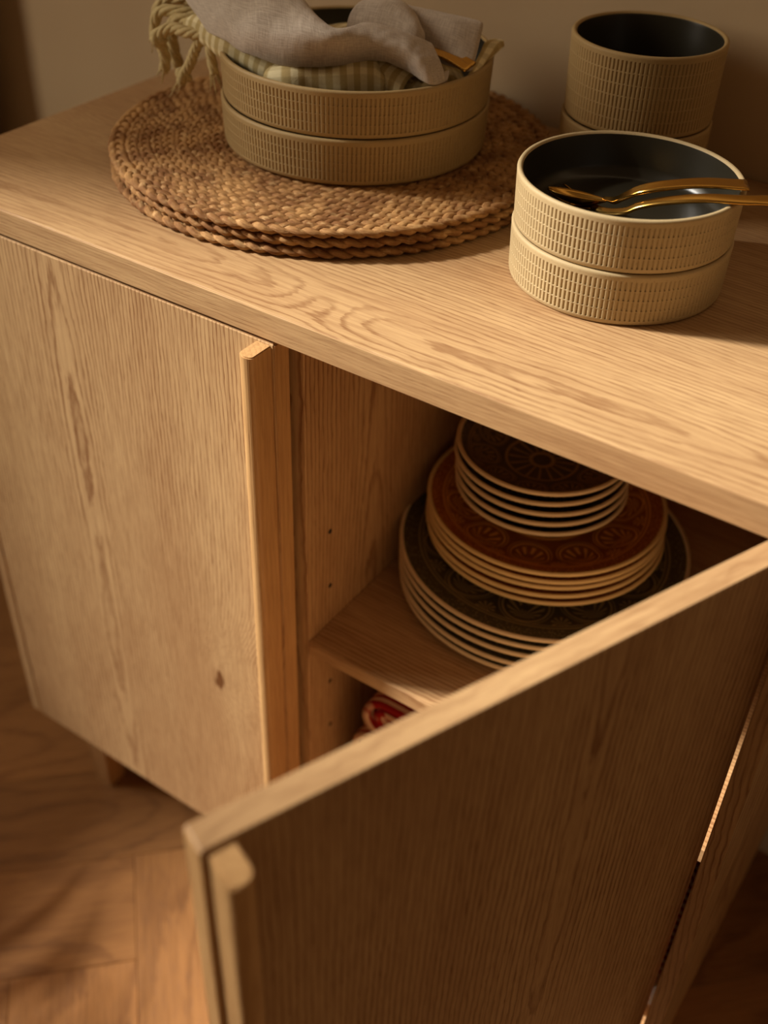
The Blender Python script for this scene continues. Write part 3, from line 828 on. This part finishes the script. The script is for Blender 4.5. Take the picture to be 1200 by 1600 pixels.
tassel([(-.2300,.2184,.1060),(-.2553,.2104,.1065),(-.2680,.2071,.1040),(-.2735,.2072,.0960),(-.2745,.2081,.0820),(-.2734,.2102,.0690),(-.2720,.2133,.0600)], .0029, 4, True, 120, 2)
tassel([(-.2400,.2260,.1090),(-.2727,.2137,.1100),(-.2880,.2111,.1075),(-.2940,.2096,.1000),(-.2970,.2094,.0860)], .0027, 4, True, 120, 3)
tassel([(-.2250,.1970,.1045),(-.2340,.1950,.0920),(-.2412,.1940,.0780),(-.2485,.1930,.0670),(-.2535,.1922,.0580)], .0025, 4, True, 260, 4, .8)
tassel([(-.2180,.1950,.1030),(-.2180,.1940,.0930),(-.2160,.1930,.0830),(-.2135,.1925,.0740)], .0023, 4, True, 150, 5)
tassel([(-.2500,.2420,.1120),(-.2716,.2336,.1145),(-.2917,.2268,.1135),(-.3014,.2216,.1060),(-.3050,.2215,.0960)], .0027, 4, True, 120, 6)
# golden cutlery handles tucked between linen layers
for k, (p, q, lab) in enumerate((((-.040,.2600,.1120), (.0000,.2545,.1065), 'golden cutlery handle tucked in the grey linen, nearer the bowl rim'),
                                 ((-.0420,.2690,.1125), (-.0010,.2635,.1068), 'golden cutlery handle tucked in the grey linen, farther from the rim'))):
    path = crom([Vector(p)+Vector((0, 0, ZT)), (Vector(p)+Vector(q))/2+Vector((0, 0, ZT+.0015)), Vector(q)+Vector((0, 0, ZT))], 16)
    v, f, _ = sweep(path, [.0085]*16, [.0026]*16, Vector((0, -.3, 1)).normalized(), 16, .45, .0005)
    tag(obj_from('cutlery_handle', v, f, M['gold']), lab, 'cutlery', 'golden handles in the linen')

# ------------------------------------------------------------------ golden cutlery in the front bowl
def spoon():
    r = empty('spoon', (.169, .20, ZT+.06)); tag(r, 'golden spoon resting in the upper sand-coloured bowl, handle end on its rim', 'spoon')
    hp = [(.1520,.2030,.0575),(.1639,.1957,.0615),(.1730,.1897,.0690),(.1849,.1867,.0780),(.2011,.1915,.0840),(.2232,.2056,.0870),(.2483,.2242,.0858)]
    path = crom([Vector(p)+Vector((0, 0, ZT)) for p in hp], 50)
    wd = [(.0060+.0012*abs(i/49-.25)+.0062*max(0, i/49-.25)/.75)*min(1, .35+i/14) for i in range(50)]
    th = [(.0040-.0012*i/49)*min(1, .35+i/14) for i in range(50)]
    v, f, _ = sweep(path, wd, th, Vector((-.5, -.5, .7)).normalized(), 20, .55, .0006)
    child_world(obj_from('handle', v, f, M['gold']), r)
    c0_, c1_ = Vector((.1150,.1850,ZT+.0620)), Vector((.1560,.2010,ZT+.0580))
    ax = (c1_-c0_).normalized(); up = Vector((.05, .20, .97)).normalized(); sd = ax.cross(up).normalized(); up = sd.cross(ax)
    L = (c1_-c0_).length; v, f = [], []; nu, nv = 26, 15
    for i in range(nu):
        t = i/(nu-1); hw = .0105*max(0, math.sin(math.pi*min(1, t*.97+.015)))**.55*(1-.45*t**2)
        for j in range(nv):
            s = -1+2*j/(nv-1)
            dep = .0065*(1-s*s)*math.sin(math.pi*t)**.8
            v.append(c0_+ax*(L*t)+sd*(hw*s)-up*dep)
    for i in range(nu-1):
        for j in range(nv-1): f.append((i*nv+j, i*nv+j+1, (i+1)*nv+j+1, (i+1)*nv+j))
    o = obj_from('spoon_bowl', v, f, M['gold']); md = o.modifiers.new('thickness', 'SOLIDIFY'); md.thickness = .0013
    child_world(o, r)
spoon()
def fork():
    r = empty('fork', (.2, .19, ZT+.06)); tag(r, 'golden fork lying across the sand-coloured bowl, handle reaching past the right edge', 'fork')
    hp = [(.1460,.1965,.0520),(.1600,.1890,.0545),(.1782,.1806,.0625),(.1893,.1803,.0700),(.2061,.1831,.0770),(.2307,.1891,.0835),(.2559,.2006,.0850),(.2688,.2078,.0858),(.3024,.2275,.0850)]
    path = crom([Vector(p)+Vector((0, 0, ZT)) for p in hp], 56)
    wd = [.0050+.0055*(i/55)**1.3 for i in range(56)]; th = [.0034-.0012*i/55 for i in range(56)]
    v, f, _ = sweep(path, wd, th, Vector((-.4, -.5, .75)).normalized(), 18, .6, .0004)
    child_world(obj_from('handle', v, f, M['gold']), r)
    a, b_ = Vector((.1480,.1958,ZT+.0515)), Vector((.1310,.2030,ZT+.0505))
    path = crom([a, (a+b_)/2, b_], 12)
    v, f, _ = sweep(path, [.006+.011*min(1, i/7) for i in range(12)], [.0024]*12, Vector((0, -.3, 1)), 16, .6)
    child_world(obj_from('head', v, f, M['gold']), r)
    d = (b_-a).normalized(); sd = d.cross(Vector((0, -.3, 1))).normalized()
    for k in range(4):
        o_ = sd*((k-1.5)*.0045)
        path = crom([b_+o_-d*.003, b_+o_+d*.010+Vector((0, 0, -.0004)), b_+o_+d*.024+Vector((0, 0, .0015))], 12)
        v, f, _ = sweep(path, [.0026*(1-.5*i/11) for i in range(12)], [.0018]*12, Vector((0, 0, 1)), 8)
        child_world(obj_from('tine', v, f, M['gold']), r)
fork()
